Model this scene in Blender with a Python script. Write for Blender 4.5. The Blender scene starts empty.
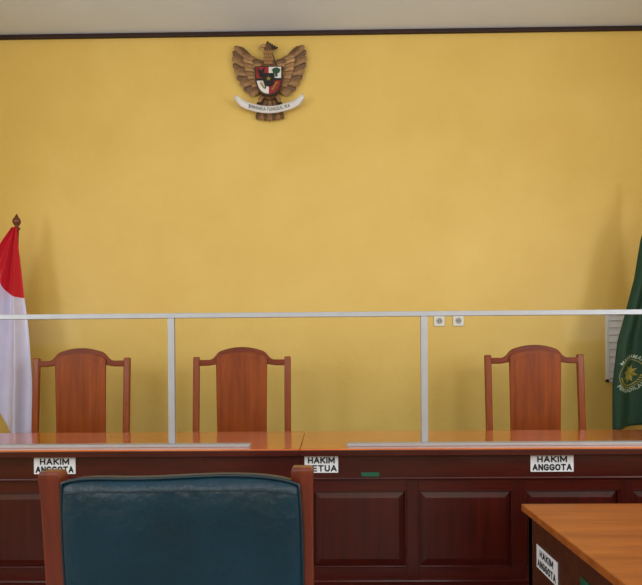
import bpy, bmesh, math, random
from mathutils import Vector, Matrix
random.seed(4)
scn = bpy.context.scene
try:
    scn.view_settings.view_transform = 'Standard'
    scn.view_settings.look = 'None'
except Exception:
    pass

# ------------------------------------------------------------------ materials
def lin(c):
    return tuple(((v/255.0)/12.92 if v/255.0 <= 0.04045 else (((v/255.0)+0.055)/1.055)**2.4) for v in c)

def base_mat(name):
    m = bpy.data.materials.new(name); m.use_nodes = True
    nt = m.node_tree; b = nt.nodes['Principled BSDF']
    return m, nt, b

def plain(name, rgb, rough=0.5, metal=0.0, var=0.06, nscale=12, bump=0.0, bscale=80, coat=0.0, spec=0.5):
    m, nt, b = base_mat(name)
    c = lin(rgb)
    tc = nt.nodes.new('ShaderNodeTexCoord')
    n = nt.nodes.new('ShaderNodeTexNoise'); n.inputs['Scale'].default_value = nscale; n.inputs['Detail'].default_value = 4
    nt.links.new(tc.outputs['Object'], n.inputs['Vector'])
    r = nt.nodes.new('ShaderNodeValToRGB')
    r.color_ramp.elements[0].position = 0.3; r.color_ramp.elements[1].position = 0.7
    r.color_ramp.elements[0].color = tuple(v*(1-var) for v in c)+(1,)
    r.color_ramp.elements[1].color = tuple(min(1, v*(1+var)) for v in c)+(1,)
    nt.links.new(n.outputs['Fac'], r.inputs['Fac'])
    nt.links.new(r.outputs['Color'], b.inputs['Base Color'])
    b.inputs['Roughness'].default_value = rough
    b.inputs['Metallic'].default_value = metal
    b.inputs['Specular IOR Level'].default_value = spec
    if coat: b.inputs['Coat Weight'].default_value = coat; b.inputs['Coat Roughness'].default_value = 0.1
    if bump:
        n2 = nt.nodes.new('ShaderNodeTexNoise'); n2.inputs['Scale'].default_value = bscale; n2.inputs['Detail'].default_value = 5
        nt.links.new(tc.outputs['Object'], n2.inputs['Vector'])
        bp = nt.nodes.new('ShaderNodeBump'); bp.inputs['Strength'].default_value = bump; bp.inputs['Distance'].default_value = 0.01
        nt.links.new(n2.outputs['Fac'], bp.inputs['Height']); nt.links.new(bp.outputs['Normal'], b.inputs['Normal'])
    return m

def wood(name, dark, light, grain='X', rough=0.3, coat=0.3, sc=1.0, spec=0.5):
    m, nt, b = base_mat(name)
    tc = nt.nodes.new('ShaderNodeTexCoord')
    mp = nt.nodes.new('ShaderNodeMapping')
    s = {'X': (1.2, 14, 14), 'Y': (14, 1.2, 14), 'Z': (14, 14, 1.2)}[grain]
    mp.inputs['Scale'].default_value = tuple(v*sc for v in s)
    nt.links.new(tc.outputs['Object'], mp.inputs['Vector'])
    n = nt.nodes.new('ShaderNodeTexNoise'); n.inputs['Scale'].default_value = 1.6; n.inputs['Detail'].default_value = 7
    n.inputs['Roughness'].default_value = 0.6; n.inputs['Distortion'].default_value = 0.6
    nt.links.new(mp.outputs['Vector'], n.inputs['Vector'])
    r = nt.nodes.new('ShaderNodeValToRGB')
    r.color_ramp.elements[0].position = 0.32; r.color_ramp.elements[1].position = 0.68
    r.color_ramp.elements[0].color = lin(dark)+(1,); r.color_ramp.elements[1].color = lin(light)+(1,)
    nt.links.new(n.outputs['Fac'], r.inputs['Fac']); nt.links.new(r.outputs['Color'], b.inputs['Base Color'])
    b.inputs['Roughness'].default_value = rough
    b.inputs['Specular IOR Level'].default_value = spec
    b.inputs['Coat Weight'].default_value = coat; b.inputs['Coat Roughness'].default_value = 0.12
    bp = nt.nodes.new('ShaderNodeBump'); bp.inputs['Strength'].default_value = 0.06; bp.inputs['Distance'].default_value = 0.004
    nt.links.new(n.outputs['Fac'], bp.inputs['Height']); nt.links.new(bp.outputs['Normal'], b.inputs['Normal'])
    return m

def wall_paint():
    m, nt, b = base_mat('yellow_paint')
    tc = nt.nodes.new('ShaderNodeTexCoord')
    n = nt.nodes.new('ShaderNodeTexNoise'); n.inputs['Scale'].default_value = 1.3; n.inputs['Detail'].default_value = 6; n.inputs['Roughness'].default_value = 0.62
    nt.links.new(tc.outputs['Object'], n.inputs['Vector'])
    r = nt.nodes.new('ShaderNodeValToRGB')
    r.color_ramp.elements[0].position = 0.3; r.color_ramp.elements[1].position = 0.72
    r.color_ramp.elements[0].color = lin((223, 187, 96))+(1,); r.color_ramp.elements[1].color = lin((232, 199, 111))+(1,)
    nt.links.new(n.outputs['Fac'], r.inputs['Fac']); nt.links.new(r.outputs['Color'], b.inputs['Base Color'])
    b.inputs['Roughness'].default_value = 0.45
    b.inputs['Specular IOR Level'].default_value = 0.3
    n2 = nt.nodes.new('ShaderNodeTexNoise'); n2.inputs['Scale'].default_value = 18; n2.inputs['Detail'].default_value = 6
    nt.links.new(tc.outputs['Object'], n2.inputs['Vector'])
    bp = nt.nodes.new('ShaderNodeBump'); bp.inputs['Strength'].default_value = 0.3; bp.inputs['Distance'].default_value = 0.007
    nt.links.new(n2.outputs['Fac'], bp.inputs['Height']); nt.links.new(bp.outputs['Normal'], b.inputs['Normal'])
    return m

def acrylic():
    m = bpy.data.materials.new('clear_acrylic'); m.use_nodes = True
    nt = m.node_tree; nt.nodes.clear()
    out = nt.nodes.new('ShaderNodeOutputMaterial')
    mix = nt.nodes.new('ShaderNodeMixShader'); tr = nt.nodes.new('ShaderNodeBsdfTransparent'); gl = nt.nodes.new('ShaderNodeBsdfGlossy')
    tr.inputs['Color'].default_value = (0.975, 0.985, 0.985, 1)
    gl.inputs['Roughness'].default_value = 0.03
    fr = nt.nodes.new('ShaderNodeFresnel'); fr.inputs['IOR'].default_value = 1.3
    mu = nt.nodes.new('ShaderNodeMath'); mu.operation = 'MULTIPLY'; mu.inputs[1].default_value = 0.25
    nt.links.new(fr.outputs[0], mu.inputs[0]); nt.links.new(mu.outputs[0], mix.inputs[0])
    nt.links.new(tr.outputs[0], mix.inputs[1]); nt.links.new(gl.outputs[0], mix.inputs[2])
    nt.links.new(mix.outputs[0], out.inputs[0])
    return m

def tile_mat():
    m, nt, b = base_mat('floor_tile')
    tc = nt.nodes.new('ShaderNodeTexCoord')
    br = nt.nodes.new('ShaderNodeTexBrick'); br.offset = 0; br.inputs['Scale'].default_value = 1.0
    br.inputs['Brick Width'].default_value = 0.4; br.inputs['Row Height'].default_value = 0.4; br.inputs['Mortar Size'].default_value = 0.004
    br.inputs['Color1'].default_value = lin((140, 144, 150))+(1,); br.inputs['Color2'].default_value = lin((134, 138, 144))+(1,)
    br.inputs['Mortar'].default_value = lin((80, 80, 80))+(1,)
    nt.links.new(tc.outputs['Object'], br.inputs['Vector']); nt.links.new(br.outputs['Color'], b.inputs['Base Color'])
    b.inputs['Roughness'].default_value = 0.3
    return m

M = {}
M['wall'] = wall_paint()
M['ceil'] = plain('ceiling_paint', (222, 232, 248), 0.8, var=0.02, nscale=3)
M['trim'] = wood('trim_wood', (34, 14, 12), (50, 22, 17), 'X', 0.6, 0.0)
M['tile'] = tile_mat()
M['carpet'] = plain('podium_carpet', (90, 40, 36), 0.95, bump=0.4, bscale=300)
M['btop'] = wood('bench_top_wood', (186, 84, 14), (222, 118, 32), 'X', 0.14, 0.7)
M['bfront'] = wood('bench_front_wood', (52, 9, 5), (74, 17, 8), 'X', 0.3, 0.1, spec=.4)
M['bfrontz'] = wood('bench_panel_wood', (46, 9, 5), (72, 17, 8), 'Z', 0.3, 0.1, spec=.4)
M['chz'] = wood('chair_wood', (118, 44, 2), (156, 70, 6), 'Z', 0.36, 0.12, spec=.35)
M['chx'] = wood('chair_rail_wood', (104, 34, 2), (138, 54, 6), 'X', 0.36, 0.12, spec=.35)
M['seat'] = plain('seat_leather', (60, 30, 18), 0.45, bump=0.15, bscale=120)
M['alu'] = plain('brushed_aluminium', (170, 172, 176), 0.45, metal=0.4, var=0.03)
M['acr'] = acrylic()
M['teal'] = plain('teal_leather', (5, 43, 58), 0.36, var=0.25, nscale=7, bump=0.4, bscale=40, spec=0.4)
M['tealp'] = plain('teal_piping', (4, 31, 42), 0.45, var=0.1)
M['postw'] = wood('chair_post_wood', (84, 28, 12), (116, 46, 20), 'Z', 0.35, 0.2, spec=.4)
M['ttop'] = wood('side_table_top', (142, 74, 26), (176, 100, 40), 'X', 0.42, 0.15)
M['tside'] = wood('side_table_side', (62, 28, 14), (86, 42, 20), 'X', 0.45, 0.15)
M['white'] = plain('white_paper', (226, 226, 230), 0.7, var=0.02)
M['black'] = plain('black_ink', (14, 14, 16), 0.6, var=0.02)
M['green'] = plain('green_plastic', (14, 84, 58), 0.5)
M['fred'] = plain('red_cloth', (200, 14, 34), 0.75, var=0.05, bump=0.05, bscale=400)
M['fwhite'] = plain('white_cloth', (214, 210, 234), 0.75, var=0.03, bump=0.05, bscale=400)
M['fgreen'] = plain('green_cloth', (8, 56, 34), 0.7, var=0.08, bump=0.05, bscale=400)
M['gold'] = plain('gold_print', (150, 138, 54), 0.5, metal=0.1)
M['lettw'] = plain('cream_print', (168, 180, 160), 0.7)
M['pole'] = wood('flag_pole_wood', (84, 34, 14), (112, 50, 22), 'Z', 0.35, 0.4)
M['plate'] = plain('socket_plastic', (226, 226, 216), 0.4, var=0.01)
M['sock'] = plain('socket_dark', (160, 158, 150), 0.5, var=0.01)
M['wframe'] = plain('white_window_frame', (226, 228, 232), 0.5, var=0.02)
M['refl'] = plain('reflection_white', (228, 230, 232), 0.25, var=0.03)  # pale slats of the reflection stand-in beside the green flag
M['gbrown'] = plain('garuda_bronze', (146, 108, 66), 0.5, metal=0.15, var=0.3, nscale=40)
M['gbrown2'] = plain('garuda_bronze_light', (168, 130, 84), 0.5, metal=0.15, var=0.25, nscale=40)
M['gdark'] = plain('garuda_bronze_dark', (106, 76, 48), 0.5, metal=0.15, var=0.3, nscale=40)
M['gbeak'] = plain('garuda_deep_bronze', (66, 44, 30), 0.5, metal=0.15, var=0.25, nscale=40)
M['sred'] = plain('shield_red', (150, 34, 34), 0.4)
M['swhite'] = plain('shield_white', (226, 222, 218), 0.5)
M['sblack'] = plain('shield_black', (22, 20, 20), 0.4)
M['sgreen'] = plain('shield_green', (30, 74, 44), 0.5)

# ------------------------------------------------------------------ helpers
def link(o, parent=None):
    scn.collection.objects.link(o)
    if parent is not None:
        o.parent = parent
        o.matrix_parent_inverse = parent.matrix_basis.inverted()
    return o

def empty(name, loc=(0, 0, 0)):
    e = bpy.data.objects.new(name, None); e.location = loc; e.empty_display_size = 0.1
    scn.collection.objects.link(e); return e

def mesh(name, verts, faces, mat, parent=None, loc=None, smooth=False, bevel=0.0, solid=0.0, sub=0, seg=2):
    """verts in world space; object origin placed at bbox centre"""
    vs = [Vector(v) for v in verts]
    if loc is None:
        loc = Vector([(min(v[i] for v in vs)+max(v[i] for v in vs))/2 for i in range(3)])
    else: loc = Vector(loc)
    me = bpy.data.meshes.new(name)
    me.from_pydata([tuple(v-loc) for v in vs], [], faces)
    bm = bmesh.new(); bm.from_mesh(me)
    if solid == 0: bmesh.ops.recalc_face_normals(bm, faces=bm.faces)
    bm.to_mesh(me); bm.free()
    mats = mat if isinstance(mat, (list, tuple)) else [mat]
    for mm in mats: me.materials.append(mm)
    if smooth:
        for p in me.polygons: p.use_smooth = True
    o = bpy.data.objects.new(name, me); o.location = loc
    link(o, parent)
    if solid:
        s = o.modifiers.new('solid', 'SOLIDIFY'); s.thickness = solid; s.offset = 0
    if bevel:
        b = o.modifiers.new('bevel', 'BEVEL'); b.width = bevel; b.segments = seg; b.limit_method = 'ANGLE'; b.angle_limit = math.radians(35)
    if sub:
        s = o.modifiers.new('sub', 'SUBSURF'); s.levels = sub; s.render_levels = sub
    return o

def box(name, x0, x1, y0, y1, z0, z1, mat, parent=None, bevel=0.0):
    v = [(x0,y0,z0),(x1,y0,z0),(x1,y1,z0),(x0,y1,z0),(x0,y0,z1),(x1,y0,z1),(x1,y1,z1),(x0,y1,z1)]
    f = [(0,3,2,1),(4,5,6,7),(0,1,5,4),(1,2,6,5),(2,3,7,6),(3,0,4,7)]
    return mesh(name, v, f, mat, parent, bevel=bevel)

def prism(name, pts, y0, y1, mat, parent=None, bevel=0.0):
    """outline in XZ extruded in Y"""
    n = len(pts)
    v = [(p[0], y0, p[1]) for p in pts]+[(p[0], y1, p[1]) for p in pts]
    f = [tuple(range(n)), tuple(range(2*n-1, n-1, -1))]+[(i, (i+1) % n, n+(i+1) % n, n+i) for i in range(n)]
    return mesh(name, v, f, mat, parent, bevel=bevel)

def loft(name, rings, mat, parent=None, smooth=True, cap=True, sub=0):
    n = len(rings[0]); v = [p for r in rings for p in r]; f = []
    for k in range(len(rings)-1):
        for i in range(n):
            f.append((k*n+i, k*n+(i+1) % n, (k+1)*n+(i+1) % n, (k+1)*n+i))
    if cap:
        f.append(tuple(range(n-1, -1, -1))); f.append(tuple(range((len(rings)-1)*n, len(rings)*n)))
    return mesh(name, v, f, mat, parent, smooth=smooth, sub=sub)

def revolve(name, cx, cy, prof, mat, parent=None, n=24):
    return loft(name, [[(cx+r*math.cos(2*math.pi*i/n), cy+r*math.sin(2*math.pi*i/n), z) for i in range(n)] for r, z in prof], mat, parent)

def tube(name, pts, r, mat, parent=None, n=10):
    rings = []
    pts = [Vector(p) for p in pts]
    for i, p in enumerate(pts):
        d = (pts[min(i+1, len(pts)-1)]-pts[max(i-1, 0)]).normalized()
        a = d.cross(Vector((0, 1, 0)))
        if a.length < 0.2: a = d.cross(Vector((1, 0, 0)))
        a.normalize(); b = d.cross(a).normalized()
        rr = r[i] if isinstance(r, (list, tuple)) else r
        rings.append([tuple(p+a*rr*math.cos(2*math.pi*k/n)+b*rr*math.sin(2*math.pi*k/n)) for k in range(n)])
    return loft(name, rings, mat, parent)

def sbar(name, p0, p1, w, d, mat, parent=None, bevel=0.006, w1=None, d1=None):
    """rectangular bar from p0 to p1; w along X, d along the third axis"""
    p0 = Vector(p0); p1 = Vector(p1); w1 = w1 or w; d1 = d1 or d
    t = (p1-p0).normalized(); a = Vector((1, 0, 0))
    if abs(t.x) > 0.8: a = Vector((0, 0, 1))
    a = (a-t*a.dot(t)).normalized(); b = t.cross(a).normalized()
    v = []
    for p, ww, dd in ((p0, w, d), (p1, w1, d1)):
        for s, q in ((-1, -1), (1, -1), (1, 1), (-1, 1)):
            v.append(tuple(p+a*ww/2*s+b*dd/2*q))
    f = [(0,3,2,1),(4,5,6,7),(0,1,5,4),(1,2,6,5),(2,3,7,6),(3,0,4,7)]
    return mesh(name, v, f, mat, parent, bevel=bevel)

def text_geo(s, size, bold=0.0, spacing=1.0):
    cu = bpy.data.curves.new('t', 'FONT'); cu.body = s; cu.size = size; cu.align_x = 'CENTER'; cu.align_y = 'CENTER'
    cu.offset = bold; cu.space_character = spacing; cu.resolution_u = 3
    o = bpy.data.objects.new('t', cu); scn.collection.objects.link(o)
    bpy.context.view_layer.update()
    me = bpy.data.meshes.new_from_object(o.evaluated_get(bpy.context.evaluated_depsgraph_get()))
    v = [(p.co.x, p.co.y) for p in me.vertices]; f = [tuple(p.vertices) for p in me.polygons]
    bpy.data.objects.remove(o); bpy.data.curves.remove(cu); bpy.data.meshes.remove(me)
    return v, f

GLYPH = {
 'H': (.62, [[(0,0),(0,1)], [(.62,0),(.62,1)], [(0,.5),(.62,.5)]]),
 'A': (.72, [[(0,0),(.36,1),(.72,0)], [(.13,.32),(.59,.32)]]),
 'K': (.62, [[(0,0),(0,1)], [(.62,1),(0,.42)], [(.18,.58),(.64,0)]]),
 'I': (.0, [[(0,0),(0,1)]]),
 'M': (.84, [[(0,0),(0,1),(.42,.22),(.84,1),(.84,0)]]),
 'N': (.62, [[(0,0),(0,1),(.62,0),(.62,1)]]),
 'T': (.66, [[(0,1),(.66,1)], [(.33,0),(.33,1)]]),
 'E': (.54, [[(.54,1),(0,1),(0,0),(.54,0)], [(0,.5),(.48,.5)]]),
 'U': (.60, [[(0,1),(0,.25),(.12,.04),(.30,0),(.48,.04),(.60,.25),(.60,1)]]),
 'O': (.72, [[(.36,1),(.11,.88),(0,.62),(0,.38),(.11,.12),(.36,0),(.61,.12),(.72,.38),(.72,.62),(.61,.88),(.36,1)]]),
 'G': (.70, [[(.66,.82),(.50,.97),(.34,1),(.11,.88),(0,.62),(0,.38),(.11,.12),(.36,0),(.55,.04),(.68,.16),(.68,.46),(.40,.46)]]),
}
def stroke_text(s, width, height, th):
    """bold block lettering: list of quads (v,f) centred on 0,0; th = stroke thickness (m)"""
    gap = .36; tot = sum(GLYPH[c][0] for c in s)+gap*(len(s)-1)
    H = height-th; kx = (width-th)/tot
    V = []; F = []; x = 0
    for c in s:
        wd, strokes = GLYPH[c]
        for st in strokes:
            P = [Vector(((x+a)*kx-(width-th)/2, b*H-H/2)) for a, b in st]
            for i in range(len(P)-1):
                a, b = P[i], P[i+1]; d = (b-a).normalized(); n = Vector((-d.y, d.x))
                a2 = a-d*th*.45; b2 = b+d*th*.45; k = len(V)
                for p in (a2+n*th/2, b2+n*th/2, b2-n*th/2, a2-n*th/2): V.append((p.x, p.y))
                F.append((k, k+3, k+2, k+1))
        x += wd+gap
    return V, F

# ------------------------------------------------------------------ room
YW = 4.8; XL, XR = -3.3, 3.1; YB = -3.0; ZC = 3.985
box('wall_back', XL, XR, YW, YW+0.15, 0, ZC, M['wall'])
def open_wall(name, p0, p1, openings, axis, s0, s1):
    c = ((p0+p1)/2, (s0+s1)/2, 0) if axis == 'Y' else ((s0+s1)/2, (p0+p1)/2, 0)
    e = empty(name, c)
    def bx(nm, a, b, z0, z1):
        if axis == 'Y': box(nm, p0, p1, a, b, z0, z1, M['wall'], e)
        else: box(nm, a, b, p0, p1, z0, z1, M['wall'], e)
    y = s0; k = 0
    for (a, b, z0, z1) in openings:
        bx('pier_%d' % k, y, a, 0, ZC); bx('sill_%d' % k, a, b, 0, z0); bx('lintel_%d' % k, a, b, z1, ZC)
        y = b; k += 1
    bx('pier_%d' % k, y, s1, 0, ZC)
LO = [(-1.8, -0.2, 1.5, 3.1), (0.8, 2.4, 1.5, 3.1)]
RO = [(-1.8, -0.2, 1.5, 3.1), (0.8, 2.4, 1.5, 3.1)]
FO = [(-2.6, -0.6, 2.15, 3.35), (0.4, 2.4, 2.15, 3.35)]  # unseen high openings, added to light front-facing surfaces evenly
open_wall('wall_left', XL-0.15, XL, LO, 'Y', YB, YW)
open_wall('wall_right', XR, XR+0.15, RO, 'Y', YB, YW)
open_wall('wall_front', YB-0.15, YB, FO, 'X', XL, XR)
box('floor', XL-0.15, XR+0.15, YB-0.15, YW+0.15, -0.1, 0, M['tile'])
box('ceiling', XL-0.15, XR+0.15, YB-0.15, YW+0.15, ZC, ZC+0.1, M['ceil'])
box('trim_1', XL, XR, YW-0.03, YW, ZC-0.032, ZC, M['trim'], bevel=0.006)
box('trim_2', XL, XL+0.03, YB, YW-0.03, ZC-0.032, ZC, M['trim'])
box('trim_3', XR-0.03, XR, YB, YW-0.03, ZC-0.032, ZC, M['trim'])
PZ = 0.17
box('podium', XL, XR, 2.72, YW, 0, PZ, M['carpet'])
wn = 2
for (ops, p, ax) in ((LO, XL-0.1, 'Y'), (RO, XR+0.1, 'Y'), (FO, YB-0.1, 'X')):  # the FO frames belong to the added rear openings
    for (a, b, z0, z1) in ops:
        c = (p, (a+b)/2, (z0+z1)/2) if ax == 'Y' else ((a+b)/2, p, (z0+z1)/2)
        e = empty('window_%d' % wn, c); wn += 1
        for nm, q in (('jamb_1', (a, a+.05, z0, z1)), ('jamb_2', (b-.05, b, z0, z1)), ('sill', (a+.05, b-.05, z0, z0+.05)), ('head', (a+.05, b-.05, z1-.05, z1)), ('mullion', ((a+b)/2-.025, (a+b)/2+.025, z0+.05, z1-.05))):
            if ax == 'Y': box(nm, p-0.03, p+0.03, q[0], q[1], q[2], q[3], M['wframe'], e)
            else: box(nm, q[0], q[1], p-0.03, p+0.03, q[2], q[3], M['wframe'], e)

# added louvred panel standing in for a window reflection in the acrylic
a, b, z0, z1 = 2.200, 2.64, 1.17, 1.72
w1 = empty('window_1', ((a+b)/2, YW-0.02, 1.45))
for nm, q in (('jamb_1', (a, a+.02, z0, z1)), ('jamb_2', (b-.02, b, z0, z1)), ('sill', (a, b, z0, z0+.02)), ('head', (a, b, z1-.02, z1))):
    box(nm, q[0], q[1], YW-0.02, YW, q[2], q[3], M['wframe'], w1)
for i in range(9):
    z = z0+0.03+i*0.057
    mesh('reflection_slat_%d' % i, [(a+.02, YW-.018, z), (b-.02, YW-.018, z), (b-.02, YW-.006, z+.054), (a+.02, YW-.006, z+.054)], [(0,1,2,3)], M['refl'], w1, solid=0.003)

# sockets
for i, x in enumerate((0.882, 1.034)):
    e = empty('wall_socket', (x, YW-.006, 1.665))
    box('plate', x-.043, x+.043, YW-.012, YW-.0005, 1.622, 1.708, M['plate'], e, bevel=.004)
    prism('outlet', [(x+.024*math.cos(t*math.pi/8), 1.665+.024*math.sin(t*math.pi/8)) for t in range(16)], YW-.0135, YW-.011, M['sock'], e)
    for s in (-1, 1):
        box('pin_%d' % s, x+s*.009-.003, x+s*.009+.003, YW-.015, YW-.013, 1.662, 1.668, M['sblack'], e)

# ------------------------------------------------------------------ judge benches
ZT = 0.93; YF = 3.0; YK = 3.7
def bench(x0, x1, ia, ib):
    e = empty('judge_bench', ((x0+x1)/2, 3.35, PZ))
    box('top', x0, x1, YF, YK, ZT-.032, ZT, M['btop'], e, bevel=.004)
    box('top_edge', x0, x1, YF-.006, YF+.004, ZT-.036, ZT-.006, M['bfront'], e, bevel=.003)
    yf = YF+.045; xa0 = x0+ia; xb0 = x1-ib
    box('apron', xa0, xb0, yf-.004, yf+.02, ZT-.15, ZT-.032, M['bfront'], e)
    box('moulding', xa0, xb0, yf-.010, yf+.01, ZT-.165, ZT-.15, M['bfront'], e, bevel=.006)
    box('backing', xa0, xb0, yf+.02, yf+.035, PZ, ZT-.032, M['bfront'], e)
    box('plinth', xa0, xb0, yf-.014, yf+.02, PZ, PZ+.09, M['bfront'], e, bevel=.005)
    for s, xx in (('a', xa0), ('b', xb0-.025)):
        box('side_'+s, xx, xx+.025, yf+.035, YK-.03, PZ, ZT-.032, M['bfrontz'], e)
    n = 4; W = (xb0-xa0); st = .06; pw = (W-st*(n+1))/n
    for i in range(n+1):
        xx = xa0+i*(pw+st)
        box('stile_%d' % i, xx, xx+st, yf, yf+.02, PZ+.09, ZT-.165, M['bfrontz'], e, bevel=.002)
    for i in range(n):
        xa = xa0+st+i*(pw+st); xb = xa+pw; za = PZ+.15; zb = ZT-.22
        box('rail_lo_%d' % i, xa, xb, yf, yf+.02, PZ+.09, za, M['bfront'], e)
        box('rail_hi_%d' % i, xa, xb, yf, yf+.02, zb, ZT-.165, M['bfront'], e)
        o = .008; s = .04
        v = [(xa+o,yf+.018,za+o),(xb-o,yf+.018,za+o),(xb-o,yf+.018,zb-o),(xa+o,yf+.018,zb-o),
             (xa+s,yf+.012,za+s),(xb-s,yf+.012,za+s),(xb-s,yf+.012,zb-s),(xa+s,yf+.012,zb-s)]
        f = [(0,1,5,4),(1,2,6,5),(2,3,7,6),(3,0,4,7),(4,5,6,7),(0,3,2,1)]
        mesh('panel_%d' % i, v, f, M['bfrontz'], e)
        fr = .008
        for nm, q in (('l', (xa,xa+fr,za,zb)), ('r', (xb-fr,xb,za,zb)), ('b', (xa,xb,za,za+fr)), ('t', (xa,xb,zb-fr,zb))):
            box('bead_%s%d' % (nm, i), q[0], q[1], yf+.002, yf+.016, q[2], q[3], M['bfront'], e, bevel=.002)
    return e
bench(-2.36, -0.150, .03, .0)
bench(-0.1485, 2.09, .0, .03)

# name plates
def plate(x, w, l1, l2):
    zc = 0.847; h = .086; yf = 3.041-.0015
    e = empty('name_plate', (x, yf, zc))
    box('card', x-w/2, x+w/2, yf-.003, yf, zc-h/2, zc+h/2, M['white'], e)
    for k, (s, dz) in enumerate(((l1, .0205), (l2, -.0205))):
        tw = .150 if k == 0 and w > .2 else (.136 if k == 0 else w*.92)
        v, f = stroke_text(s, tw, .033, .0072)
        mesh('text_%d' % k, [(x+p[0], yf-.0042, zc+dz+p[1]) for p in v], f, M['black'], e)
plate(-1.400, .212, 'HAKIM', 'ANGGOTA')
plate(-0.042, .17, 'HAKIM', 'KETUA')
plate(1.120, .215, 'HAKIM', 'ANGGOTA')
box('green_sticker', .16, .25, 3.034, 3.0405, .785, .805, M['green'])

# ------------------------------------------------------------------ acrylic screens
YS = 3.15
scr = empty('acrylic_screen', (0, YS, ZT))
ZR = 1.612
box('top_rail', -2.34, 2.07, YS-.014, YS+.014, ZR-.013, ZR+.013, M['alu'], scr, bevel=.002)
posts = [-2.325, -.828, .498, 2.055]
for i, x in enumerate(posts):
    box('post_%d' % i, x-.017, x+.017, YS-.013, YS+.013, ZT, ZR-.013, M['alu'], scr, bevel=.002)
box('base_rail_1', -2.34, -.41, YS-.075, YS-.014, ZT, ZT+.014, M['alu'], scr, bevel=.002)
box('base_rail_2', .09, 2.07, YS-.075, YS-.014, ZT, ZT+.014, M['alu'], scr, bevel=.002)
for i in range(3):
    mesh('pane_%d' % i, [(posts[i]+.018, YS, ZT+.002), (posts[i+1]-.018, YS, ZT+.002), (posts[i+1]-.018, YS, ZR-.014), (posts[i]+.018, YS, ZR-.014)], [(0,1,2,3)], M['acr'], scr)

# ------------------------------------------------------------------ judge chairs
def smooth(a, b, x):
    t = max(0, min(1, (x-a)/(b-a))); return t*t*(3-2*t)
def judge_chair(cx):
    e = empty('judge_armchair', (cx, 3.95, PZ))
    yb = 4.15
    for i, s in enumerate((-1, 1)):
        x = cx+s*.318
        sbar('back_post_%d' % i, (x, yb-.02, PZ), (x, yb-.02, PZ+.46), .045, .045, M['chz'], e)
        sbar('back_stile_%d' % i, (x, yb-.02, PZ+.44), (x, yb+.03, 1.392), .045, .036, M['chz'], e, bevel=.008)
        sbar('front_leg_%d' % i, (x, 3.76, PZ), (x, 3.76, PZ+.64), .045, .045, M['chz'], e)
        sbar('arm_%d' % i, (x, 3.73, PZ+.655), (x, yb-.01, PZ+.665), .055, .03, M['chx'], e, bevel=.01)
        box('side_rail_%d' % i, x-.015, x+.015, 3.78, yb-.04, PZ+.34, PZ+.41, M['chz'], e)
    N = 40; top = []; bot = []
    for i in range(N+1):
        x = -.30+.60*i/N; ax = abs(x)
        z = 1.372+.042*(1-smooth(.15, .225, ax))+.046*(1-min(1, (ax/.19))**2)
        top.append((cx+x, z)); bot.append((cx+x, 1.33+.012*(1-smooth(.15, .25, ax))))
    prism('crest_rail', top+bot[::-1], yb+.008, yb+.036, M['chx'], e, bevel=.006)
    pts = []
    for i in range(N+1):
        x = -.178+.356*i/N; ax = abs(x)
        pts.append((cx+x, 1.342+.042*(1-smooth(.15, .225, ax))+.042*(1-min(1, (ax/.19))**2)))
    zb = PZ+.50
    prism('splat', pts+[(cx+.17, zb), (cx-.17, zb)], yb-.006, yb+.012, M['chz'], e, bevel=.005)
    pts2 = [(cx+(p[0]-cx)*.80, p[1]-.035) for p in pts]
    prism('splat_field', pts2+[(cx+.135, zb+.04), (cx-.135, zb+.04)], yb-.008, yb-.004, M['chz'], e, bevel=.002)
    box('lower_rail', cx-.30, cx+.30, yb-.03, yb+.0, PZ+.46, PZ+.52, M['chx'], e, bevel=.005)
    box('seat_frame', cx-.30, cx+.30, 3.74, yb-.02, PZ+.36, PZ+.42, M['chx'], e, bevel=.005)
    box('seat_cushion', cx-.29, cx+.29, 3.745, yb-.05, PZ+.42, PZ+.48, M['seat'], e, bevel=.02)
    return e
judge_chair(-1.728); judge_chair(-.606); judge_chair(1.420)

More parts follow.
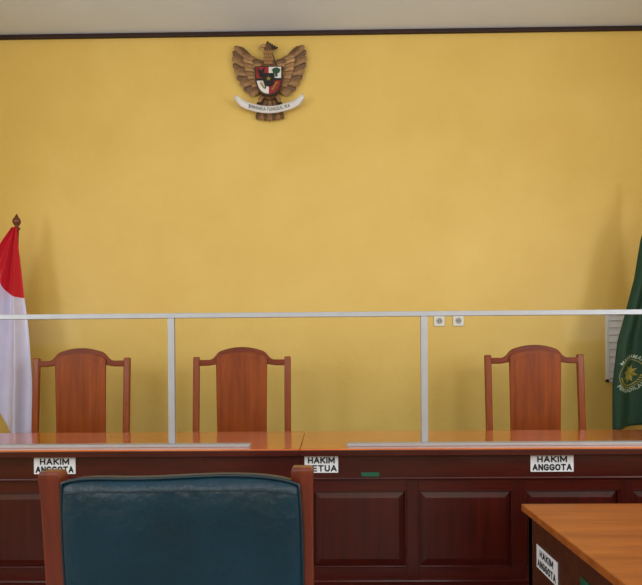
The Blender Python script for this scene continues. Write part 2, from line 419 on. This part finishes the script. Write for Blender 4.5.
# ------------------------------------------------------------------ foreground upholstered chair
def teal_chair():
    cx = -.314; e = empty('upholstered_chair', (cx, 1.45, 0))
    def yb(z): return 1.22+(1.16-z)*.12   # reclined back
    for i, s in enumerate((-1, 1)):
        x = cx+s*.258
        T = -.006-.006*(1-i)
        rings = []
        for z, w, d in ((.50,.042,.044),(.9,.042,.04),(1.10,.042,.038),(1.15+T,.044,.040),(1.165+T,.046,.042),(1.174+T,.043,.040),(1.178+T,.036,.032)):
            y = yb(z)+.012
            rings.append([(x-w/2,y-d/2,z),(x+w/2,y-d/2,z),(x+w/2,y+d/2,z),(x-w/2,y+d/2,z)])
        o = loft('back_post_%d' % i, rings, M['postw'], e, smooth=False)
        b = o.modifiers.new('bevel', 'BEVEL'); b.width = .005; b.segments = 2; b.limit_method = 'ANGLE'
        sbar('rear_leg_%d' % i, (x, yb(.5)+.09, 0), (x, yb(.5)+.012, .52), .04, .04, M['postw'], e, w1=.044, d1=.044)
        sbar('front_leg_%d' % i, (x, 1.80, 0), (x, 1.80, .66), .04, .04, M['postw'], e)
        sbar('arm_%d' % i, (x, 1.84, .675), (x, yb(.69)+.01, .70), .055, .028, M['postw'], e, bevel=.01)
        box('side_rail_%d' % i, x-.014, x+.014, yb(.4)+.06, 1.79, .36, .42, M['postw'], e)
    nx, nz = 96, 48; w = .245; z0, z1 = .56, 1.156; ccx = cx+.012
    def grid(sign):
        g = []
        for j in range(nz+1):
            for i in range(nx+1):
                u = -1+2*i/nx; v = -1+2*j/nz
                x = ccx+u*w*(1-.025*max(0, v)**4)
                z = (z0+z1)/2+(v)*(z1-z0)/2
                z += -.014*abs(u)**7*max(0, v)**3 + .003*math.sin(u*4)*max(0, v)**8
                edge = (1-abs(u)**6)*(1-abs(v)**8)
                puck = .0022*math.sin(u*60+math.sin(u*9)*2)*max(0, v)**6*(1-abs(u)**6)*(1-max(0, v)**24)
                puck += .0030*math.sin(u*7+v*3)*math.sin(v*6-u*2)*edge
                y = yb(z)+sign*(.016+.026*max(0, edge)**.5)+sign*puck
                g.append((x, y, z))
        return g
    A = grid(-1); B = grid(1); n = len(A); f = []
    id = lambda i, j: j*(nx+1)+i
    for j in range(nz):
        for i in range(nx):
            f.append((id(i,j), id(i+1,j), id(i+1,j+1), id(i,j+1)))
            f.append((n+id(i,j), n+id(i,j+1), n+id(i+1,j+1), n+id(i+1,j)))
    bd = [id(i,0) for i in range(nx+1)]+[id(nx,j) for j in range(1, nz+1)]+[id(i,nz) for i in range(nx-1,-1,-1)]+[id(0,j) for j in range(nz-1,0,-1)]
    for k in range(len(bd)):
        p, q = bd[k], bd[(k+1) % len(bd)]
        f.append((p, n+p, n+q, q))
    mesh('back_cushion', A+B, f, M['teal'], e, smooth=True)
    loop = [Vector(A[k])+Vector((0, -.002, 0)) for k in bd]+[Vector(A[bd[0]])]
    tube('piping', loop, .0035, M['tealp'], e, n=8)
    seam = [Vector(A[id(i, nz-2)])+Vector((0, -.0005, 0)) for i in range(1, nx)]
    tube('seam', seam, .0016, M['tealp'], e, n=6)
    box('lower_rail', cx-.235, cx+.235, yb(.52)-.005, yb(.52)+.03, .50, .56, M['postw'], e, bevel=.005)
    box('front_rail', cx-.235, cx+.235, 1.785, 1.812, .36, .42, M['postw'], e, bevel=.004)
    box('seat_cushion', cx-.23, cx+.23, yb(.45)+.05, 1.84, .42, .50, M['teal'], e, bevel=.03)
teal_chair()

# ------------------------------------------------------------------ side table
def table():
    e = empty('wooden_table', (1.5, 1.9, 0))
    x0, x1, y0, y1, zt = .812, 2.25, 1.25, 2.56, .762
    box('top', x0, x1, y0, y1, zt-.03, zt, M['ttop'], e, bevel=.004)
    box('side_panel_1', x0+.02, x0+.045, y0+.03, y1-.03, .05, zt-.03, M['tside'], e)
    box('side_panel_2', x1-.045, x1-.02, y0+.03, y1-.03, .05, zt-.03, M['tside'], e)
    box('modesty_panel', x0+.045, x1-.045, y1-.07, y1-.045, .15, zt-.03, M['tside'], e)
    box('drawer_front', x0+.045, x1-.045, y0+.04, y0+.06, zt-.17, zt-.035, M['tside'], e, bevel=.004)
    for i, (x, y) in enumerate(((x0+.02, y0+.03), (x0+.02, y1-.08), (x1-.07, y0+.03), (x1-.07, y1-.08))):
        box('leg_%d' % i, x, x+.05, y, y+.05, 0, zt-.03, M['tside'], e, bevel=.004)
    xs = x0+.018
    box('paper_label', xs-.002, xs, 2.20, 2.42, .545, .635, M['white'], e)
    v, f = stroke_text('HAKIM', .14, .030, .006); v2, f2 = stroke_text('ANGGOTA', .19, .030, .006)
    mesh('label_text_1', [(xs-.0035, 2.31-p[0], .611+p[1]) for p in v], f, M['black'], e)
    mesh('label_text_2', [(xs-.0035, 2.31-p[0], .569+p[1]) for p in v2], f2, M['black'], e)
    box('green_tag', xs-.003, xs, 1.93, 2.00, .62, .66, M['green'], e)
table()

# ------------------------------------------------------------------ flags
def flag_geo(name, P, nu, nv, matf, mats, parent):
    v = [P(i/nu, j/nv) for j in range(nv+1) for i in range(nu+1)]
    f = []; idx = []
    for j in range(nv):
        for i in range(nu):
            f.append((j*(nu+1)+i, j*(nu+1)+i+1, (j+1)*(nu+1)+i+1, (j+1)*(nu+1)+i)); idx.append(matf((i+.5)/nu, (j+.5)/nv))
    o = mesh(name, v, f, mats, parent, smooth=True, solid=.002)
    for p, k in zip(o.data.polygons, idx): p.material_index = k
    return o

def interp(tab, t):
    for (a, va), (b, vb) in zip(tab, tab[1:]):
        if t <= b: return va+(vb-va)*(t-a)/(b-a)
    return tab[-1][1]

# red-white flag
FX, FY = -2.365, 4.52
e = empty('indonesian_flag', (FX, FY, PZ))
revolve('stand', FX-.06, FY, [(.17,PZ),(.17,PZ+.03),(.13,PZ+.05),(.05,PZ+.08),(.035,PZ+.25),(.02,PZ+.26)], M['pole'], e)
tube('pole', [(FX-.06, FY, PZ+.05), (FX+.005, FY, 2.38)], .016, M['pole'], e, 14)
revolve('finial', FX+.005, FY, [(.012,2.36),(.026,2.37),(.026,2.38),(.012,2.39),(.018,2.40),(.03,2.42),(.031,2.435),(.024,2.45),(.013,2.465),(.004,2.485)], M['pole'], e)
ztop = 2.38
def PR(u, v):
    v = v+.10*(u-.5)*v*(1-v)*2
    right = interp([(0,.02),(.1,.038),(.25,.075),(.5,.125),(.75,.158),(1,.162)], v)
    left = -interp([(0,.015),(.1,.07),(.3,.16),(.6,.24),(.8,.27),(1,.25)], v)
    x = left+(right-left)*u
    length = .95+.60*smooth(.1, .7, u)
    z = ztop-v*length - .03*math.sin(u*math.pi)*v
    amp = .008+.042*min(1, v*2.5)
    y = FY-.03-.05*min(1, v*3)-amp*math.sin(u*math.pi*5.2+v*1.6+.4)*(1-.3*v)-.02*v
    x += .010*math.cos(u*math.pi*5.2+v*1.6)*min(1, v*3)
    return (FX+x-.02*v, y, z)
flag_geo('cloth', PR, 90, 80, lambda u, v: 0 if v < .32 else 1, [M['fred'], M['fwhite']], e)

# green flag
GX, GY = 2.42, 4.42
e = empty('court_flag', (GX, GY, PZ))
revolve('stand', GX, GY, [(.17,PZ),(.17,PZ+.03),(.13,PZ+.05),(.05,PZ+.08),(.035,PZ+.25),(.02,PZ+.26)], M['pole'], e)
tube('pole', [(GX, GY, PZ+.05), (GX, GY, 2.56)], .016, M['pole'], e, 14)
revolve('finial', GX, GY, [(.012,2.54),(.026,2.55),(.026,2.56),(.012,2.57),(.018,2.58),(.03,2.60),(.031,2.615),(.024,2.63),(.013,2.645),(.004,2.665)], M['pole'], e)
def PG(u, v, off=0):
    left = -interp([(0,.03),(.08,.11),(.18,.165),(.35,.215),(.5,.285),(.62,.345),(.8,.385),(1,.392)], v)
    right = interp([(0,.02),(.2,.06),(.5,.12),(1,.16)], v)
    x = left+(right-left)*u
    z = 2.52-v*(1.68-.10*u)
    amp = .010+.030*min(1, v*2.5)
    y = GY-.07-amp*math.sin(u*math.pi*4.6+v*1.2-.6)-off
    return (GX+x, y, z)
flag_geo('cloth', PG, 90, 80, lambda u, v: 0, [M['fgreen']], e)
u0, v0, KS = .25, .768, .86
def onG(a, b):
    return PG(u0+a*KS/.52, v0-b*KS/1.62, .004)
def ring(name, r0, r1, mat, n=64):
    v = []; f = []
    for i in range(n):
        t = 2*math.pi*i/n
        v += [onG(r0*math.cos(t), r0*math.sin(t)), onG(r1*math.cos(t), r1*math.sin(t))]
        k = (i+1) % n; f.append((2*i, 2*i+1, 2*k+1, 2*k))
    mesh(name, v, f, mat, e)
ring('emblem_ring', .112, .117, M['gold'])
v = []
n = 16
for i in range(n):
    t = 2*math.pi*i/n+.1; r = .078 if i % 2 else .046
    v.append(onG(r*math.cos(t), r*math.sin(t)))
v.append(onG(0, 0)); f = [(i, (i+1) % n, n) for i in range(n)]
mesh('emblem_star', v, f, M['gold'], e)
ring('star_ring', .028, .036, M['fgreen'], 24)
v = []; f = []
for k in range(14):
    t = math.pi*(1.08+.84*k/13); c = (.095*math.cos(t), .095*math.sin(t)-.002); b = len(v)
    for j in range(8):
        s = 2*math.pi*j/8; v.append(onG(c[0]+.010*math.cos(s), c[1]+.006*math.sin(s)))
    f.append(tuple(range(b, b+8)))
mesh('emblem_wreath', v, f, M['gold'], e)
def arc_text(s, R, size, mid, name, mat, flip):
    tv, tf = text_geo(s, size, .0008, 1.1)
    out = []
    for a, b in tv:
        if flip: t = mid+a/R; r = R-b
        else: t = mid-a/R; r = R+b
        out.append(onG(r*math.cos(t), r*math.sin(t)))
    mesh(name, out, tf, mat, e)
arc_text('PENGADILAN', .140, .042, -math.pi/2, 'lower_text', M['lettw'], True)
arc_text('MAHKAMAH', .140, .042, math.pi/2, 'upper_text', M['lettw'], False)

# ------------------------------------------------------------------ garuda emblem
G = empty('garuda_emblem', (-.464, YW-.05, 3.58)); S = .008; gx, gz = -.455, 3.566
def g(x, z, d): return (gx+x*S, YW-(d+1.6)*S, gz+z*S)
def feather(name, r, t, w, d0, d1, mat):
    r = Vector((r[0], r[1])); t = Vector((t[0], t[1])); ax = t-r; nrm = Vector((-ax.y, ax.x)).normalized()
    prof = [(0,.45),(.15,.75),(.4,1),(.7,1),(.88,.85),(.96,.5),(1,.1)]
    v = []; f = []
    for s, q in prof:
        c = r+ax*s; d = d0+(d1-d0)*s
        for m, dd in ((-1, 0), (0, 1.0), (1, 0)):
            p = c+nrm*w*.5*q*m; v.append(g(p.x, p.y, d+dd))
        v.append(g(c.x, c.y, d-.6))
    for k in range(len(prof)-1):
        a = k*4; b = a+4
        f += [(a, a+1, b+1, b), (a+1, a+2, b+2, b+1), (a+2, a+3, b+3, b+2), (a+3, a, b, b+3)]
    mesh(name, v, f, mat, G)
tips = [(31,36),(34.5,37),(36.5,32),(37,25.5),(36.5,19),(35,12.5),(33,6),(30,-.5),(26,-6.5),(20.5,-11.5)]
roots = [(14,19),(16,18),(17,16),(17.5,13),(17,10),(16,7),(15,4),(13,1),(11,-2),(9,-5)]
for s, sd in ((-1, 'l'), (1, 'r')):
    for k, (t, r) in enumerate(zip(tips, roots)):
        feather('primary_%s%d' % (sd, k), (r[0]*s, r[1]), (t[0]*s, t[1]), 7.4, 2+.12*k, 2.6+.3*(k % 2), M['gbrown'] if k % 2 else M['gdark'])
    for k in range(8):
        q = k/7
        r = (10+2*math.sin(q*3), 21-22*q); t = (26-8*q*q, 27-30*q)
        feather('covert_%s%d' % (sd, k), (r[0]*s, r[1]), (t[0]*s, t[1]), 5.4, 4.0, 4.8, M['gbrown2'] if k % 2 else M['gbrown'])
    for k in range(6):
        q = k/5
        r = (7, 20-18*q); t = (16.5-3*q, 20-20*q)
        feather('scapular_%s%d' % (sd, k), (r[0]*s, r[1]), (t[0]*s, t[1]), 4.4, 5.8, 6.4, M['gbrown2'] if k % 2 else M['gdark'])
    tube('leg_%s' % sd, [g(6*s,-12,4), g(9*s,-17,5), g(10*s,-22,6)], [2.8*S, 2.2*S, 1.2*S], M['gbrown'], G)
    for m in (-1, 0, 1):
        tube('claw_%s%d' % (sd, m), [g(10*s+m*1.6,-21,6.5), g(10*s+m*2.2,-24,7.8), g(10*s+m*2.2,-27,6.5)], [.8*S, .8*S, .25*S], M['gbeak'], G, 6)
for k in range(7):
    a = (k-3)/3
    feather('tail_%d' % k, (a*4,-14), (a*13, -38.5+2.5*abs(a)), 6, 1.2+.4*(3-abs(k-3)), 2.2+.4*(3-abs(k-3)), M['gbrown'] if k % 2 else M['gdark'])
rings = []
for z, rx, ry, d in ((-18,3,2,3),(-14,7,4,4),(-6,10,5,4.5),(4,11,5.5,4.5),(12,10.5,5,4.5),(18,8,4.5,4.5),(23,5.5,4,4.8),(27,4.6,3.6,5.4),(31,4.2,3.4,6),(34.5,3.6,3.2,6),(37,2,2,6),(38,.5,.5,6)):
    hx = -1.2*smooth(22, 36, z)
    rings.append([g(hx+rx*math.cos(2*math.pi*i/20), z, d+ry*math.sin(2*math.pi*i/20)) for i in range(20)])
loft('body', rings, M['gdark'], G)
tube('beak', [g(-3,34.5,7), g(-6.5,34.3,7.6), g(-9,32.8,7.8), g(-9.8,30.5,7.6)], [2*S, 1.6*S, 1*S, .2*S], M['gbrown2'], G, 10)
for k in range(5):
    feather('crest_%d' % k, (-1+k*.6, 35-k*1.0), (-1.5+k*2.6, 39.5-k*1.5), 2.6, 6, 6.5, M['gbeak'])
for r in range(4):
    for k in range(5-r % 2):
        xx = (k-(4-r % 2)/2)*2.2
        feather('neck_%d_%d' % (r, k), (xx*.8-.6, 30-r*3.4), (xx-.4, 25.5-r*3.4), 2.4, 8.4, 9.4, M['gbrown2'])
def shield_out(k=1.0, n=14):
    p = [(-13.5*k, 13*k), (13.5*k, 13*k)]
    for i in range(n+1):
        t = i/n; x = 13.5*(1-t**2.2); z = 4-20*math.sin(t*math.pi/2)**1.1
        p.append((x*k, z*k))
    for i in range(n-1, -1, -1):
        t = i/n; x = -13.5*(1-t**2.2); z = 4-20*math.sin(t*math.pi/2)**1.1
        p.append((x*k, z*k))
    return p
def gprism(name, pts, d0, d1, mat, bevel=0):
    q = [(gx+p[0]*S, gz+p[1]*S) for p in pts]
    return prism(name, q, YW-(d1+1.6)*S, YW-(d0+1.6)*S, mat, G, bevel)
gprism('shield_rim', shield_out(1.0), 8.5, 11.0, M['gbeak'], .003)
def clip(pts, axis, sign, lim=0):
    out = []
    for i in range(len(pts)):
        a = pts[i]; b = pts[(i+1) % len(pts)]; fa = sign*(a[axis]-lim); fb = sign*(b[axis]-lim)
        if fa >= 0: out.append(a)
        if fa*fb < 0:
            t = fa/(fa-fb); out.append((a[0]+(b[0]-a[0])*t, a[1]+(b[1]-a[1])*t))
    return out
inner = shield_out(.9)
for nm, sx, sz, mt in (('ul', -1, 1, 'sred'), ('ur', 1, 1, 'swhite'), ('ll', -1, -1, 'swhite'), ('lr', 1, -1, 'sred')):
    gprism('field_'+nm, clip(clip(inner, 0, sx, 0), 1, sz, -.5), 11, 11.6, M[mt])
gprism('equator', [(-12,-1.6),(12,-1.6),(12,.6),(-12,.6)], 11.6, 12, M['sblack'])
gprism('inner_shield', [(p[0]*.42, p[1]*.44-.6) for p in shield_out(1.0)], 12, 13, M['sblack'])
gprism('star', [((2.6 if i % 2 == 0 else 1.0)*math.sin(i*math.pi/5), -.4+(2.6 if i % 2 == 0 else 1.0)*math.cos(i*math.pi/5)) for i in range(10)], 13, 13.4, M['gold'])
gprism('bull', [(-11,11.2),(-9,8.8),(-6,8.8),(-4,11.2),(-4.6,7.2),(-5.2,5.5),(-6.2,1.8),(-8.8,1.8),(-9.8,5.5),(-10.4,7.2)], 11.6, 12.2, M['sblack'])
gprism('tree_crown', [(7.4+(3.9+.5*math.sin(5*t*math.pi/8))*math.cos(t*math.pi/8), 8+2.9*math.sin(t*math.pi/8)) for t in range(16)], 11.6, 12.2, M['sgreen'])
gprism('tree_trunk', [(6.8,6),(8.2,6),(8.9,2.2),(6.1,2.2)], 11.6, 12.1, M['sgreen'])
gprism('rice', [(-8.5,-2.5),(-7,-3.6),(-4.5,-8),(-4,-10),(-5.4,-9),(-8,-5)], 11.6, 12.1, M['gold'])
gprism('cotton', [(-4.8,-3.4),(-3.6,-4.6),(-2.6,-8),(-3.6,-10),(-4.2,-6)], 11.6, 12.1, M['sgreen'])
for k in range(4):
    gprism('chain_%d' % k, [(7.6-k*1.2+1.1*math.cos(t*math.pi/4), -4-k*1.9+.9*math.sin(t*math.pi/4)) for t in range(8)], 11.6, 12.1, M['gold'])
def ribP(u, w, off=0):
    x = 34*u
    zc = -29+10.5*abs(u)**1.8+(3.0*smooth(.8, 1, abs(u)))
    hw = 3.5*(1-.35*smooth(.75, 1, abs(u)))
    d = 8.5-2.0*u*u+1.6*math.sin(abs(u)*9)*smooth(.5, .8, abs(u))+off
    sl = .55*u
    return g(x-sl*w*hw*.6, zc+w*hw, d)
v = []; f = []; n = 60
for i in range(n+1):
    u = -1+2*i/n
    for w in (-1, 0, 1): v.append(ribP(u, w))
for i in range(n):
    for k in range(2): f.append((3*i+k, 3*i+k+1, 3*i+3+k+1, 3*i+3+k))
mesh('ribbon', v, f, M['swhite'], G, smooth=True, solid=.006)
for s in (-1, 1):
    v = []; f = []
    for i in range(11):
        t = i/10
        for w in (-1, 1): v.append(g(s*(34-6*t+1.5*math.sin(t*3)), -16.5+1.5*math.sin(t*5)-4*t+w*2.2*(1-.3*t), 6.0-3*t))
    for i in range(10): f.append((2*i, 2*i+1, 2*i+3, 2*i+2))
    mesh('ribbon_curl_%d' % s, v, f, M['swhite'], G, smooth=True, solid=.005)
tv, tf = text_geo('BHINNEKA TUNGGAL IKA', 5.2, .0, 1.02)
mw = max(abs(p[0]) for p in tv)
mesh('motto', [ribP(p[0]/mw*.60, p[1]/3.9, .8) for p in tv], tf, M['sblack'], G)

# ------------------------------------------------------------------ lights
def area(name, loc, rot, sx, sy, power, col):
    l = bpy.data.lights.new(name, 'AREA'); l.shape = 'RECTANGLE'; l.size = sx; l.size_y = sy; l.energy = power; l.color = col
    o = bpy.data.objects.new(name, l); o.location = loc; o.rotation_euler = rot; scn.collection.objects.link(o); return o
DC = (.91, .955, 1)
for (a, b, z0, z1), p in zip(LO, (38, 42)):
    area('daylight_left', (XL-.04, (a+b)/2, (z0+z1)/2), (0, -math.pi/2, 0), z1-z0-.1, b-a-.1, p, DC)
for (a, b, z0, z1), p in zip(RO, (40, 58)):
    area('daylight_right', (XR+.04, (a+b)/2, (z0+z1)/2), (0, math.pi/2, 0), z1-z0-.1, b-a-.1, p, DC)
for (a, b, z0, z1), p in zip(FO, (46, 46)):  # added fill from behind the camera, evens out the light
    area('fill_rear', ((a+b)/2, YB-.04, (z0+z1)/2), (math.pi/2, 0, 0), b-a-.1, z1-z0-.1, p, DC)
w = bpy.data.worlds.new('World'); scn.world = w; w.use_nodes = True
nt = w.node_tree; bg = nt.nodes['Background']; bg.inputs['Color'].default_value = (.75, .86, 1, 1); bg.inputs['Strength'].default_value = .8

# ------------------------------------------------------------------ camera
cd = bpy.data.cameras.new('camera'); cam = bpy.data.objects.new('camera', cd); scn.collection.objects.link(cam)
cd.sensor_width = 36; cd.sensor_fit = 'HORIZONTAL'; cd.lens = 600/642*36; cd.shift_y = 62.5/642; cd.clip_start = .05
cam.matrix_world = Matrix.Translation((0, 0, 1.4)) @ Matrix.Rotation(math.radians(.75), 4, 'Z') @ Matrix.Rotation(math.radians(90), 4, 'X') @ Matrix.Rotation(math.radians(-.42), 4, 'Z')
scn.camera = cam
